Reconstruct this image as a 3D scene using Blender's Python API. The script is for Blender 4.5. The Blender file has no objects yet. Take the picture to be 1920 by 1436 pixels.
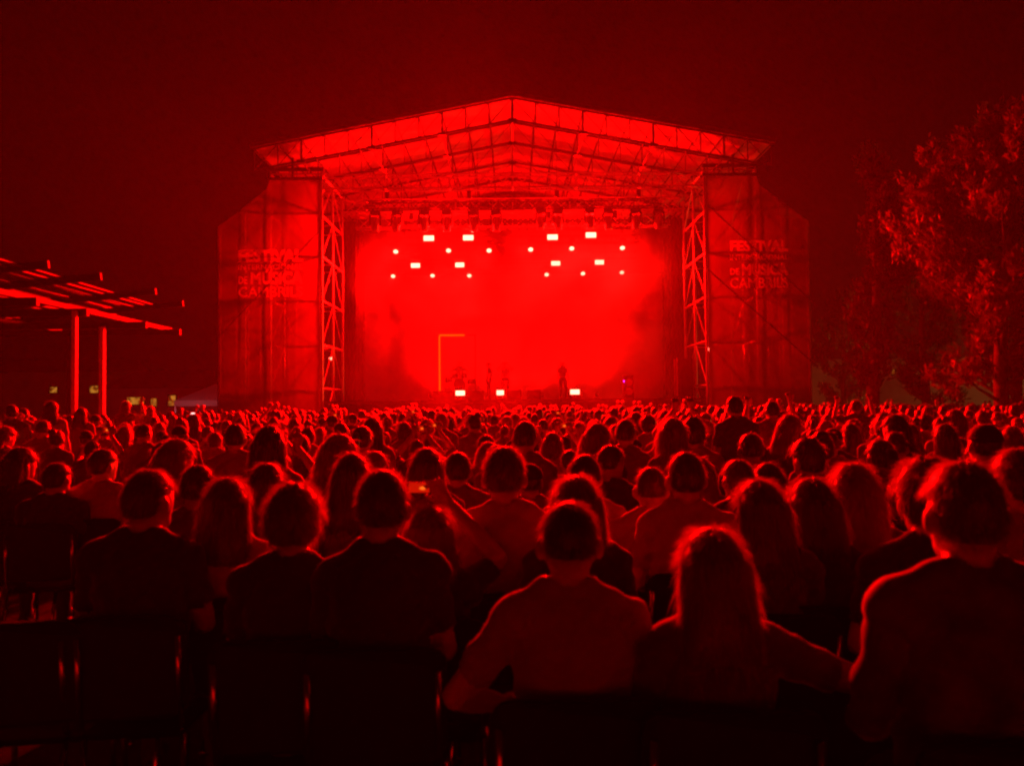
import bpy, math, random
import numpy as np
from mathutils import Vector, Matrix
random.seed(7); RS = np.random.RandomState(11)
R = math.radians
scn = bpy.context.scene
COL = scn.collection

# ------------------------------------------------------------------ camera, sky, exposure
CAM_Z, LENS_PX, PITCH, ROLL = 1.62, 1440.0, R(1.47), R(-0.55)
cam = bpy.data.objects.new('camera', bpy.data.cameras.new('camera')); COL.objects.link(cam)
cam.data.sensor_width = 36; cam.data.lens = 36*LENS_PX/1920
cam.data.clip_start = .05; cam.data.clip_end = 2000
cam.matrix_world = Matrix.Translation((0,0,CAM_Z)) @ Matrix.Rotation(R(90)+PITCH,4,'X') @ Matrix.Rotation(ROLL,4,'Z')
cam.data.dof.use_dof = True; cam.data.dof.focus_distance = 16; cam.data.dof.aperture_fstop = 2.8
scn.camera = cam
CM = cam.matrix_world.copy()
world = bpy.data.worlds.new('World'); scn.world = world; world.use_nodes = True
bg = world.node_tree.nodes['Background']
bg.inputs[0].default_value = (1, .012, .010, 1); bg.inputs[1].default_value = .003      # night sky over a town, no moon
scn.view_settings.view_transform = 'Standard'; scn.view_settings.look = 'None'
scn.view_settings.exposure = 0; scn.view_settings.gamma = 1
scn.render.engine = 'CYCLES'
cy = scn.cycles
cy.use_denoising = True; cy.max_bounces = 6; cy.diffuse_bounces = 3; cy.glossy_bounces = 2
cy.transmission_bounces = 4; cy.transparent_max_bounces = 12; cy.volume_bounces = 0
cy.use_adaptive_sampling = True; cy.adaptive_threshold = .03
cy.sample_clamp_indirect = 4; cy.sample_clamp_direct = 60
cy.volume_step_rate = 2.0; cy.volume_max_steps = 128
cy.caustics_reflective = False; cy.caustics_refractive = False
cy.pixel_filter_type = 'BLACKMAN_HARRIS'; cy.filter_width = 2.3
RED = (1, .0006, .0005)                # colour of the stage lamps
LP = dict(panel=20000, beam=9500, floor=5000, cyc=800, wing=650, roof=2600)

def at(px, py, Y):
    """point at world depth Y seen at photograph pixel (px, py) (layout aid only)"""
    d = CM.to_3x3() @ Vector(((px-960)/LENS_PX, (718-py)/LENS_PX, -1))
    return Vector((0,0,CAM_Z)) + d*(Y/d.y)

# ------------------------------------------------------------------ materials
MATS = {}
def mat(name, col, rough=.6, metal=0, sheen=0, noise=0, nscale=8, bump=0, transl=0, transp=0, emit=None, estr=0, vary=0, spec=.5):
    if name in MATS: return MATS[name]
    m = bpy.data.materials.new(name); m.use_nodes = True; nt = m.node_tree; N = nt.nodes; L = nt.links
    p = N['Principled BSDF']; out = N['Material Output']
    p.inputs['Roughness'].default_value = rough; p.inputs['Metallic'].default_value = metal
    p.inputs['Specular IOR Level'].default_value = spec
    if sheen:
        p.inputs['Sheen Weight'].default_value = sheen; p.inputs['Sheen Roughness'].default_value = .45
        p.inputs['Sheen Tint'].default_value = (1,.95,.9,1)
    c = None
    if noise or vary:
        mix = N.new('ShaderNodeHueSaturation'); mix.inputs['Color'].default_value = (*col,1)
        v = None
        if noise:
            tc = N.new('ShaderNodeTexCoord'); no = N.new('ShaderNodeTexNoise'); no.inputs['Scale'].default_value = nscale
            no.inputs['Detail'].default_value = 6
            L.new(tc.outputs['Object'], no.inputs['Vector'])
            mr = N.new('ShaderNodeMapRange'); mr.inputs['From Min'].default_value = .3; mr.inputs['From Max'].default_value = .7
            mr.inputs['To Min'].default_value = 1-noise; mr.inputs['To Max'].default_value = 1+noise
            L.new(no.outputs['Fac'], mr.inputs['Value']); v = mr.outputs[0]
        if vary:
            oi = N.new('ShaderNodeObjectInfo'); mr2 = N.new('ShaderNodeMapRange')
            mr2.inputs['To Min'].default_value = 1-vary; mr2.inputs['To Max'].default_value = 1+vary*1.6
            L.new(oi.outputs['Random'], mr2.inputs['Value'])
            if v:
                mm = N.new('ShaderNodeMath'); mm.operation = 'MULTIPLY'; L.new(v, mm.inputs[0]); L.new(mr2.outputs[0], mm.inputs[1]); v = mm.outputs[0]
            else: v = mr2.outputs[0]
        L.new(v, mix.inputs['Value']); L.new(mix.outputs[0], p.inputs['Base Color']); c = mix.outputs[0]
    else:
        p.inputs['Base Color'].default_value = (*col,1)
    if bump:
        tc = N.new('ShaderNodeTexCoord'); nb = N.new('ShaderNodeTexNoise'); nb.inputs['Scale'].default_value = nscale*3; nb.inputs['Detail'].default_value = 5
        L.new(tc.outputs['Object'], nb.inputs['Vector'])
        b = N.new('ShaderNodeBump'); b.inputs['Strength'].default_value = bump; b.inputs['Distance'].default_value = .02
        L.new(nb.outputs['Fac'], b.inputs['Height']); L.new(b.outputs[0], p.inputs['Normal'])
    sh = p.outputs[0]
    if transl:
        t = N.new('ShaderNodeBsdfTranslucent'); t.inputs[0].default_value = (*col,1)
        if c: L.new(c, t.inputs[0])
        mx = N.new('ShaderNodeMixShader'); mx.inputs[0].default_value = transl; L.new(sh, mx.inputs[1]); L.new(t.outputs[0], mx.inputs[2]); sh = mx.outputs[0]
    if transp:
        t = N.new('ShaderNodeBsdfTransparent'); mx = N.new('ShaderNodeMixShader'); mx.inputs[0].default_value = transp
        L.new(sh, mx.inputs[1]); L.new(t.outputs[0], mx.inputs[2]); sh = mx.outputs[0]
    if emit:
        p.inputs['Emission Color'].default_value = (*emit,1); p.inputs['Emission Strength'].default_value = estr
    L.new(sh, out.inputs['Surface'])
    MATS[name] = m; return m

alu   = mat('aluminium', (.55,.55,.56), .45, .85, noise=.15, nscale=3)
trussm= mat('dark_truss_steel', (.05,.05,.05), .6, .2)
steel = mat('galvanised_steel', (.42,.42,.43), .5, .7, noise=.2, nscale=4)
blackm= mat('black_metal', (.03,.03,.03), .45, .3)
canvas= mat('canvas', (.62,.60,.57), .8, transl=.35, noise=.12, nscale=1.5)
blackc= mat('black_cloth', (.02,.02,.04), .9, sheen=.2)
cyc   = mat('cyc_cloth', (.35,.34,.33), .9, noise=.05, nscale=2)
decks = mat('stage_deck', (.05,.045,.04), .55, noise=.3)
scrim = mat('scrim_mesh', (.13,.06,.055), .85, transl=.6, transp=.17, noise=.25, nscale=.6)
ink   = mat('print_white', (.9,.87,.87), .8, transl=.92)
chrome= mat('chair_metal', (.5,.5,.5), .18, 1)
plast = mat('black_plastic', (.008,.008,.008), .6, noise=.2, nscale=20, spec=.25)
asph  = mat('ground_asphalt', (.10,.09,.085), .75, noise=.35, nscale=2.5, bump=.5)
wood  = mat('pergola_timber', (.04,.03,.022), .7, noise=.3, nscale=5)
white = mat('white_paint', (.7,.7,.7), .5, noise=.06)
plaster=mat('plaster', (.4,.36,.33), .85, noise=.15, nscale=1.2)
darkg = mat('roof_dark', (.08,.07,.07), .8)
tentc = mat('tent_pvc', (.75,.73,.72), .6, transl=.4)
glasw = mat('warm_window', (.8,.5,.15), .5, emit=(1,.42,.03), estr=.42)
_n = glasw.node_tree.nodes; _l = glasw.node_tree.links          # uneven lamplight and curtains inside the rooms
_tc = _n.new('ShaderNodeTexCoord'); _no = _n.new('ShaderNodeTexNoise'); _no.inputs['Scale'].default_value = 4.2; _r = _n.new('ShaderNodeValToRGB')
_r.color_ramp.elements[0].color = (.10,.02,0,1); _r.color_ramp.elements[0].position = .38; _r.color_ramp.elements[1].color = (1,.42,.04,1); _r.color_ramp.elements[1].position = .6
_l.new(_tc.outputs['Object'], _no.inputs['Vector']); _l.new(_no.outputs['Fac'], _r.inputs[0]); _l.new(_r.outputs[0], _n['Principled BSDF'].inputs['Emission Color'])
lens  = mat('lamp_lens', (.9,.9,.9), .3, emit=(1,.085,.05), estr=17)
dimlens= mat('lamp_lens_dark', (.25,.25,.25), .15)
hotrim= mat('led_strip', (.8,.4,.2), .4, emit=(1,.09,.0), estr=2.2)
screen= mat('phone_screen', (.1,.1,.1), .2, emit=(1,.10,.01), estr=1.5)
_n = screen.node_tree.nodes; _l = screen.node_tree.links
_tc = _n.new('ShaderNodeTexCoord'); _mp = _n.new('ShaderNodeMapping'); _mp.inputs['Location'].default_value = (-.9,0,.2); _mp.inputs['Scale'].default_value = (36,1,70)
_g = _n.new('ShaderNodeTexGradient'); _g.gradient_type = 'SPHERICAL'; _r = _n.new('ShaderNodeValToRGB')
_r.color_ramp.elements[0].color = (.35,.004,0,1); _r.color_ramp.elements[1].color = (1,.15,.01,1); _r.color_ramp.elements[1].position = .7
_l.new(_tc.outputs['Object'], _mp.inputs[0]); _l.new(_mp.outputs[0], _g.inputs[0]); _l.new(_g.outputs['Fac'], _r.inputs[0]); _l.new(_r.outputs[0], _n['Principled BSDF'].inputs['Emission Color'])
flash = mat('phone_light', (.8,.8,.8), .2, emit=(1,.35,.33), estr=5)
purple= mat('purple_led', (.3,.1,.5), .3, emit=(1,.02,.9), estr=6)
skin  = mat('skin', (.5,.33,.26), .5, sheen=.25, vary=.2)
eyem  = mat('eye', (.25,.22,.2), .2)
hairm = mat('hair', (.09,.06,.04), .38, sheen=.5, transl=.35, vary=.4, spec=.8)
hairl = mat('hair_fair', (.33,.22,.12), .38, sheen=.5, transl=.4, spec=.8)
hairg = mat('hair_grey', (.4,.38,.37), .38, sheen=.5, transl=.35, spec=.8)
strandm = mat('hair_strands', (.38,.20,.11), .35, transl=.55, vary=.3, spec=.9)
strandl = mat('hair_strands_fair', (.6,.42,.25), .35, transl=.55, spec=.9)
trous = mat('trousers', (.05,.055,.08), .8, sheen=.3, vary=.5)
shoes = mat('shoes', (.06,.06,.06), .6)
shirt_mid = mat('shirt_cotton', (.17,.16,.16), .85, sheen=.6, vary=.75, noise=.1, nscale=9)
shirt_dark= mat('shirt_black', (.03,.03,.032), .85, sheen=.45)
shirt_pale= mat('shirt_pale', (.42,.40,.38), .85, sheen=.6)
shirt_print = mat('shirt_print', (.09,.09,.095), .85, sheen=.4, noise=1.0, nscale=6)
leafm = mat('leaf', (.12,.15,.05), .55, transl=.4, vary=.2)
barkm = mat('bark', (.16,.12,.09), .9, noise=.4, nscale=6, bump=.6)

# ------------------------------------------------------------------ mesh builder
class MB:
    def __init__(s): s.v = []; s.f = []; s.m = []
    def add(s, v, f, mi=0):
        o = len(s.v); s.v += [tuple(x) for x in v]; s.f += [tuple(i+o for i in q) for q in f]; s.m += [mi]*len(f)
    def box(s, c, d, rot=None, mi=0):
        h = [x/2 for x in d]
        v = [Vector((sx*h[0],sy*h[1],sz*h[2])) for sx in (-1,1) for sy in (-1,1) for sz in (-1,1)]
        if rot is not None: v = [rot @ p for p in v]
        v = [p+Vector(c) for p in v]
        s.add(v, [(0,1,3,2),(4,6,7,5),(0,4,5,1),(2,3,7,6),(0,2,6,4),(1,5,7,3)], mi)
    def tube(s, pts, rad, n=8, mi=0):
        pts = [Vector(p) for p in pts]
        if not hasattr(rad, '__len__'): rad = [rad]*len(pts)
        v = []; f = []; prev = None
        for i, p in enumerate(pts):
            d = (pts[min(i+1,len(pts)-1)]-pts[max(i-1,0)]).normalized()
            a = prev if prev is not None else (Vector((0,0,1)) if abs(d.z) < .9 else Vector((0,1,0)))
            u = (a - d*a.dot(d)).normalized(); w = d.cross(u); prev = u
            r = rad[i]; rx, ry = (r if hasattr(r,'__len__') else (r,r))
            v += [p + u*(math.cos(2*math.pi*k/n)*rx) + w*(math.sin(2*math.pi*k/n)*ry) for k in range(n)]
        for i in range(len(pts)-1):
            f += [(i*n+k, i*n+(k+1)%n, (i+1)*n+(k+1)%n, (i+1)*n+k) for k in range(n)]
        f.append(tuple(range(n-1,-1,-1))); b = (len(pts)-1)*n; f.append(tuple(b+k for k in range(n)))
        s.add(v, f, mi)
    def rings(s, rs, n=18, mi=0):
        """horizontal ellipses (x,y,z,rx,ry) stacked"""
        v = []; f = []
        for (x,y,z,rx,ry) in rs:
            v += [(x+rx*math.cos(2*math.pi*k/n), y+ry*math.sin(2*math.pi*k/n), z) for k in range(n)]
        for i in range(len(rs)-1):
            f += [(i*n+k, i*n+(k+1)%n, (i+1)*n+(k+1)%n, (i+1)*n+k) for k in range(n)]
        f.append(tuple(range(n-1,-1,-1))); b = (len(rs)-1)*n; f.append(tuple(b+k for k in range(n)))
        s.add(v, f, mi)
    def ball(s, c, r, n=16, m=10, fn=None, mi=0):
        if not hasattr(r,'__len__'): r = (r,r,r)
        v = [(0,0,-1)]; f = []
        for j in range(1,m):
            t = math.pi*j/m
            v += [(math.sin(t)*math.cos(2*math.pi*k/n), math.sin(t)*math.sin(2*math.pi*k/n), -math.cos(t)) for k in range(n)]
        v.append((0,0,1)); last = len(v)-1
        f += [(0, 1+(k+1)%n, 1+k) for k in range(n)]
        for j in range(m-2):
            f += [(1+j*n+k, 1+j*n+(k+1)%n, 1+(j+1)*n+(k+1)%n, 1+(j+1)*n+k) for k in range(n)]
        f += [(1+(m-2)*n+k, 1+(m-2)*n+(k+1)%n, last) for k in range(n)]
        vv = []
        for p in v:
            q = Vector((p[0]*r[0], p[1]*r[1], p[2]*r[2]))
            if fn: q = fn(q)
            vv.append(q+Vector(c))
        s.add(vv, f, mi)
    def bar(s, p, q, w, h=None, mi=0):
        p, q = Vector(p), Vector(q); h = h or w; d = q-p
        rot = d.to_track_quat('Y','Z').to_matrix(); s.box((p+q)/2, (w, d.length, h), rot, mi)
    def truss(s, p, q, w=.4, h=.4, step=.5, r=.028):
        p, q = Vector(p), Vector(q); d = q-p; L = d.length; t = d.normalized()
        up = Vector((0,0,1)) if abs(t.z) < .8 else Vector((0,1,0))
        a = t.cross(up).normalized(); b = a.cross(t).normalized()
        co = [a*(sx*w/2)+b*(sz*h/2) for sx, sz in ((-1,-1),(1,-1),(1,1),(-1,1))]
        for c in co: s.tube([p+c, q+c], r, 6)
        n = max(2, round(L/step))
        for i in range(n):
            u0, u1 = p+d*(i/n), p+d*((i+1)/n)
            for j in range(4):
                c0, c1 = co[j], co[(j+1)%4]
                if (i+j) % 2: c0, c1 = c1, c0
                s.tube([u0+c0, u1+c1], r*.55, 4)
                if i % 4 == 0: s.tube([u0+c0, u0+c1], r*.55, 4)
    def mesh(s, name, mats, smooth=False):
        me = bpy.data.meshes.new(name); me.from_pydata(s.v, [], s.f)
        for m in (mats if isinstance(mats,(list,tuple)) else [mats]): me.materials.append(m)
        if any(s.m): me.polygons.foreach_set('material_index', s.m)
        if smooth: me.polygons.foreach_set('use_smooth', [True]*len(me.polygons))
        me.update(); return me
    def build(s, name, mats, parent=None, smooth=False):
        return link(name, s.mesh(name, mats, smooth), parent)
def link(name, data, parent=None):
    o = bpy.data.objects.new(name, data); COL.objects.link(o)
    if parent is not None: o.parent = parent
    return o
def tag(o, label=None, cat=None, group=None, kind=None):
    if label: o['label'] = label
    if cat: o['category'] = cat
    if group: o['group'] = group
    if kind: o['kind'] = kind
    return o
def empty(name, loc=(0,0,0), rz=0):
    o = link(name, None); o.location = loc; o.rotation_euler = (0,0,rz); return o
def copy_tree(o, parent=None):
    c = o.copy(); COL.objects.link(c)
    if parent is not None: c.parent = parent
    for ch in list(o.children): copy_tree(ch, c)
    return c
def box(name, c, d, m, parent=None, rot=None):
    b = MB(); b.box(c, d, rot); return b.build(name, m, parent)
def spot(parent, loc, target, power, size, blend=1.0, radius=.12, col=RED, name='lamp_light'):
    l = bpy.data.lights.new(name, 'SPOT'); l.energy = power; l.color = col; l.spot_size = R(size); l.spot_blend = blend
    l.shadow_soft_size = radius
    o = bpy.data.objects.new(name, l); COL.objects.link(o)
    o.location = loc; o.rotation_euler = (Vector(target)-Vector(loc)).to_track_quat('-Z','Y').to_euler()
    if parent is not None:
        o.parent = parent
    return o

# ------------------------------------------------------------------ ground and setting
g = MB(); nx = 60
vv = [(-260+520*i/nx, -60+460*j/nx, .03*math.sin(i*1.7)*math.cos(j*2.3)*(1 if j > 12 else 0)) for j in range(nx+1) for i in range(nx+1)]
g.add(vv, [(j*(nx+1)+i, j*(nx+1)+i+1, (j+1)*(nx+1)+i+1, (j+1)*(nx+1)+i) for j in range(nx) for i in range(nx)])
tag(g.build('ground', asph), kind='structure')

# ------------------------------------------------------------------ the stage
X0 = .12                      # stage axis
DECK = 1.76
stage = tag(empty('concert_stage', (X0,33,0)), 'large covered festival stage with pitched white canopy roof, glowing red', 'stage')
def sp(b, name, m, parent=stage, smooth=False):
    """build a stage part given in world coordinates"""
    o = b.build(name, m, parent, smooth)
    p = parent; off = Vector((0,0,0))
    while p is not None: off += p.location; p = p.parent
    o.data.transform(Matrix.Translation(-off)); return o
# deck in modules, skirt
for i in range(8):
    b = MB(); b.box((X0-7.0+2.0*i, 38.4, DECK-.06), (1.98,12.2,.12)); sp(b, 'deck_module', decks)
b = MB(); N_ = 120
vv = []
for i in range(N_+1):
    x = X0-8.0+16.0*i/N_; y = 32.28+.035*math.sin(i*1.3)
    vv += [(x,y,DECK-.14),(x,y,0.02)]
b.add(vv, [(2*i,2*i+1,2*i+3,2*i+2) for i in range(N_)]); sp(b, 'skirt', blackc, smooth=True)
b = MB()
for i in range(9):
    for y in (33, 36, 39, 42, 44.2): b.tube([(X0-7.9+15.8*i/8,y,0),(X0-7.9+15.8*i/8,y,DECK-.13)], .03, 6)
sp(b, 'deck_support', steel)
# roof
RZ, EZ, EX, RY0, RY1 = 14.15, 12.15, 10.7, 31.0, 45.0
bays = [31.0,33.8,36.6,39.4,42.2,45.0]
for sgn in (-1,1):
    for k in range(5):
        y0, y1 = bays[k]+.02, bays[k+1]-.02
        b = MB(); nu, nv = 16, 6; vv = []
        for lay in (0,1):
            for i in range(nu+1):
                for j in range(nv+1):
                    u = i/nu; v = j/nv
                    sag = .10*math.sin(math.pi*v)*(0.35+.65*abs(math.sin(math.pi*u*4)))
                    vv.append((X0+sgn*EX*u, y0+(y1-y0)*v, RZ-(RZ-EZ)*u - sag + .03*lay))
        m_ = (nu+1)*(nv+1); f = []
        for lay in (0,1):
            for i in range(nu):
                for j in range(nv):
                    q = [lay*m_+i*(nv+1)+j, lay*m_+(i+1)*(nv+1)+j, lay*m_+(i+1)*(nv+1)+j+1, lay*m_+i*(nv+1)+j+1]
                    f.append(tuple(q if lay else q[::-1]))
        b.add(vv, f); sp(b, 'canopy_panel', canvas, smooth=True)
def zr(x): return RZ-(RZ-EZ)*abs(x)/EX
for k, y in enumerate(bays):
    b = MB(); y = y+.06 if k == 0 else y-.02
    n = 11; q_ = 1.0 if k == 0 else .62
    for sgn in (-1,1):
        b.tube([(X0,y,RZ-.1),(X0+sgn*EX,y,EZ-.1)], .05, 6)
        b.tube([(X0,y,RZ-1.0),(X0+sgn*(EX-.25),y,EZ-.95)], .045, 6)
        for i in range(n+1):
            x = EX*i/n*.985; xa = EX*(i+1)/n*.985
            b.tube([(X0+sgn*x,y,zr(x)-.1),(X0+sgn*x,y+.02,zr(x)-1.0)], (.045 if i % 3 == 0 else .028)*q_, 5)
            if i < n: b.tube([(X0+sgn*x,y,zr(x)-.1),(X0+sgn*xa,y+.02,zr(xa)-1.0)], .020*q_, 5)
            if i % 3 == 0 and k < 5: b.box((X0+sgn*x, y, zr(x)-1.03), (.34,.16,.12))
    sp(b, 'roof_truss', trussm)
for i in range(0, 12):
    for sgn in ((-1,1) if i else (1,)):
        x = EX*i/11*.985
        b = MB(); b.tube([(X0+sgn*x,RY0,zr(x)-.13),(X0+sgn*x,RY1,zr(x)-.13)], .035, 6)
        if i % 3 == 0: b.tube([(X0+sgn*x,RY0+.1,zr(x)-1.02),(X0+sgn*x,RY1,zr(x)-1.02)], .035, 6)
        sp(b, 'purlin', trussm)
b = MB()
for sgn in (-1,1):
    b.bar((X0,RY0-.05,RZ+.02),(X0+sgn*EX,RY0-.05,EZ+.02),.10,.16)
sp(b, 'roof_edge', blackm)
# back wall: pale cyclorama cloth, black border above it, black side legs
b = MB(); n = 80; vv = []
for i in range(n+1):
    x = X0-8.6+17.2*i/n; y = 44.3+.05*math.sin(i*1.1)+.03*math.sin(i*.37)
    vv += [(x,y,DECK),(x,y,9.2)]
b.add(vv, [(2*i,2*i+1,2*i+3,2*i+2) for i in range(n)]); sp(b, 'backdrop', cyc, smooth=True)
b = MB(); vv = []
for i in range(n+1):
    x = X0-9.5+19*i/n; y = 44.15+.06*math.sin(i*1.6)
    vv += [(x,y,9.0),(x,y,12.4)]
b.add(vv, [(2*i,2*i+1,2*i+3,2*i+2) for i in range(n)]); sp(b, 'border_drape', blackc, smooth=True)
for sgn in (-1,1):
    for y, xin, xout in ((37.6,7.75,9.8),(41.2,8.1,9.9)):
        b = MB(); vv = []; m_ = 24
        for i in range(m_+1):
            x = X0+sgn*(xin+(xout-xin)*i/m_); yy = y+.08*math.sin(i*1.9)
            vv += [(x,yy,DECK),(x,yy,10.6)]
        b.add(vv, [(2*i,2*i+1,2*i+3,2*i+2) for i in range(m_)]); sp(b, 'side_drape', blackc, smooth=True)
# main cross trusses between the towers and light trusses
for y, z, h in ((33.3,11.25,.6),(37.0,11.15,.6),(40.5,11.2,.6)):
    b = MB(); b.truss((X0-8.3,y,z),(X0+8.3,y,z),.5,h,.7,.035); sp(b, 'cross_truss', alu)
TR = [(33.15,10.22,6.35),(34.2,9.55,5.3),(36.9,9.45,6.1),(39.6,9.2,6.4),(42.0,9.1,6.9)]
for y, z, hw in TR:
    b = MB(); b.truss((X0-hw,y,z),(X0+hw,y,z),.34,.34,.45,.026)
    for sx in (-.86,-.3,.3,.86):
        b.tube([(X0+hw*sx,y,z+.17),(X0+hw*sx,y,zr(hw*sx)-1.0)], .012, 5)
        b.box((X0+hw*sx,y,z+.42),(.18,.18,.32))
    sp(b, 'light_truss', blackm)
# towers, wings, banners
TX0, TX1, TY0, TY1, TZ = 8.28, 10.5, 33.0, 37.0, 11.7
for sgn in (-1,1):
    tw = empty('tower', (0,0,0)); tw.parent = stage
    for x in (TX0,TX1):
        for y in (TY0,35.0,TY1):
            b = MB(); b.tube([(X0+sgn*x,y,0),(X0+sgn*x,y,TZ)], .06 if x == TX0 else .05, 8); sp(b, 'upright', alu, tw)
    zs = [.4,2.3,4.2,6.1,8.0,9.8,11.6]
    b = MB()
    for i, z in enumerate(zs):
        for x in (TX0,TX1):
            b.tube([(X0+sgn*x,TY0,z),(X0+sgn*x,TY1,z)], .045, 6)
            if i < len(zs)-1:
                za, zb = z, zs[i+1]
                b.tube([(X0+sgn*x,TY0,za),(X0+sgn*x,35.0,zb)], .026, 6)
                b.tube([(X0+sgn*x,35.0,zb),(X0+sgn*x,TY1,za)], .026, 6)
        for y in (TY0,35.0,TY1): b.tube([(X0+sgn*TX0,y,z),(X0+sgn*TX1,y,z)], .035, 6)
    sp(b, 'bracing', alu, tw)
    b = MB(); b.bar((X0+sgn*(TX0-.1),TY0-.1,TZ+.06),(X0+sgn*(TX1+.1),TY0-.1,TZ+.06),.14); b.bar((X0+sgn*(TX0-.1),TY0-.1,TZ-.34),(X0+sgn*(TX1+.1),TY0-.1,TZ-.34),.12)
    b.bar((X0+sgn*9.5,TY0-.1,TZ-.3),(X0+sgn*9.5,TY0-.1,TZ+.55),.09)
    sp(b, 'tower_head', blackm, tw)
    wg = empty('wing_scaffold', (0,0,0)); wg.parent = stage
    WX = 12.7
    for x, zt in ((11.6,10.1),(WX,9.3)):
        for y in (TY0+.05,35.0,36.6):
            b = MB(); b.tube([(X0+sgn*x,y,0),(X0+sgn*x,y,zt)], .055 if x == WX else .03, 8); sp(b, 'upright', white if x == WX else alu, wg)
    b = MB()
    for z in (2.2,4.2,6.2,8.2):
        for y in (TY0+.05,35.0,36.6): b.tube([(X0+sgn*TX1,y,z),(X0+sgn*WX,y,z)], .026, 6)
        b.tube([(X0+sgn*WX,TY0+.05,z),(X0+sgn*WX,36.6,z)], .026, 6)
    b.tube([(X0+sgn*TX1,TY0+.05,11.05),(X0+sgn*WX,TY0+.05,9.3)], .04, 6)
    b.tube([(X0+sgn*TX1,36.6,11.05),(X0+sgn*WX,36.6,9.3)], .035, 6)
    b.tube([(X0+sgn*TX0,36.6,8.2),(X0+sgn*WX,36.6,2.2)], .025, 6)
    sp(b, 'ledger', steel, wg)
    for z in (2.25,6.25):
        b = MB(); b.box((X0+sgn*11.6,34.8,z+.04),(1.9,3.0,.06)); sp(b, 'platform', wood, wg)
    # PA hang behind the scrim
    # banner scrim
    bn = MB(); nxs, nz = 40, 40; vv = []
    xs = [TX0+.02+(WX-TX0-.06)*i/nxs for i in range(nxs+1)]
    for x in xs:
        top = 11.25 if x <= TX1 else 11.0-(11.0-9.25)*(x-TX1)/(WX-TX1)
        for j in range(nz+1):
            v = j/nz; z = 1.15+(top-1.15)*v
            y = 32.82+.05*math.sin(x*2.1+v*3)+.03*math.sin(z*1.4+x*3.3)
            vv.append((X0+sgn*x,y,z))
    bn.add(vv, [(i*(nz+1)+j,(i+1)*(nz+1)+j,(i+1)*(nz+1)+j+1,i*(nz+1)+j+1) for i in range(nxs) for j in range(nz)])
    ban = sp(bn, 'banner', scrim, smooth=True)
    # side scrim of the wing
    b = MB(); b.add([(X0+sgn*(WX+.07),32.95,1.2),(X0+sgn*(WX+.07),36.6,1.2),(X0+sgn*(WX+.07),36.6,9.2),(X0+sgn*(WX+.07),32.95,9.2)],[(0,1,2,3)])
    sp(b, 'side_scrim', scrim)
    # lettering
    if sgn < 0: Lx, Rx_, lines = 447, 568, [('FESTIVAL',468,490,447,.045),('INTERNACIONAL',495,506,447,.014),('DE',518,532,447,.04),('MÚSICA',509,532,470,.045),('CAMBRILS',537,557,447,.014)]
    else: Lx, Rx_, lines = 1369, 1478, [('FESTIVAL',450,471,1369,.045),('INTERNACIONAL',477,488,1369,.014),('DE',503,515,1369,.04),('MÚSICA',494,515,1391,.045),('CAMBRILS',520,540,1369,.014)]
    for txt, t0, t1, lx, bold in lines:
        rx = Rx_ if txt != 'DE' else lx+17
        p0, p1 = at(lx, t1, 32.68), at(rx, t0, 32.68)
        if sgn < 0: p0.z -= 0
        c = bpy.data.curves.new('lettering','FONT'); c.body = txt; c.offset = bold; c.resolution_u = 3
        to = bpy.data.objects.new('tmp', c); COL.objects.link(to)
        dg = bpy.context.evaluated_depsgraph_get(); me = bpy.data.meshes.new_from_object(to.evaluated_get(dg))
        bpy.data.objects.remove(to)
        co = np.array([v.co for v in me.vertices]); mn, mx = co.min(0), co.max(0)
        capmax = .73 if 'Ú' in txt else mx[1]
        co = (co-[mn[0],0,0])/[mx[0]-mn[0], capmax, 1]
        W, H = p1.x-p0.x, p1.z-p0.z
        for v, q in zip(me.vertices, co): v.co = (q[0]*W+p0.x, 32.68-q[2], q[1]*H+p0.z)
        me.materials.clear(); me.materials.append(ink)
        o = link('lettering', me, ban)
        me.transform(Matrix.Translation(-Vector(stage.location)))
        o['label'] = 'pale printed word %s on the banner' % txt
    # bracing cables
    b = MB()
    if sgn > 0:
        for (a0,a1) in (((8.3,10.0),(12.9,5.6)),((8.3,7.2),(12.9,3.0))):
            b.tube([(X0+a0[0],32.6,a0[1]),(X0+a1[0],32.6,a1[1])], .028, 6)
    else:
        b.tube([(X0-8.3,32.6,9.0),(X0-12.9,32.6,4.2)], .018, 6)
    sp(b, 'bracing_cable', blackm)

# ------------------------------------------------------------------ lamps
def lamp_panel(px, py, Y, label, power, w=.45, h=.22, floor=False, group='white-hot panel lamps over the stage'):
    p = at(px, py, Y); t = tag(empty('blinder_lamp', p), label, 'stage lamp', group)
    hb = MB(); hb.box((0,.09,0),(w+.08,.16,h+.08))
    for k in range(5): hb.box((-w/2+w*k/4,.2,0),(.02,.06,h))
    hs = hb.build('housing', blackm, t)
    MBl = MB(); MBl.box((0,-.006,0),(w,.03,h)); MBl.build('lens', lens, t)
    y = MB()
    for s in (-1,1): y.box((s*(w/2+.06),.08,.05 if not floor else -.05),(.02,.05,h+.2))
    zt = h/2+.16 if not floor else -h/2-.16
    y.box((0,.08,zt),(w+.14,.05,.02))
    if not floor: y.tube([(0,.08,zt),(0,.08,zt+.3)], .02, 6)
    y.build('yoke', blackm, t)
    spot(t, (0,-.1,0), (0,-8,-1.4 if not floor else 2.2), power, 132, 1, .14)
    return t
pw = LP['panel']
for (x,y,Y,l) in ((804,447,34.2,'upper-row rectangular lamp, leftmost, above the drummer'),(878,446,34.2,'upper-row rectangular lamp, second from the left'),
                  (1036,445,34.2,'upper-row rectangular lamp, second from the right'),(1108,441,34.2,'upper-row rectangular lamp, rightmost')):
    lamp_panel(x,y,Y,l,pw)
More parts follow.
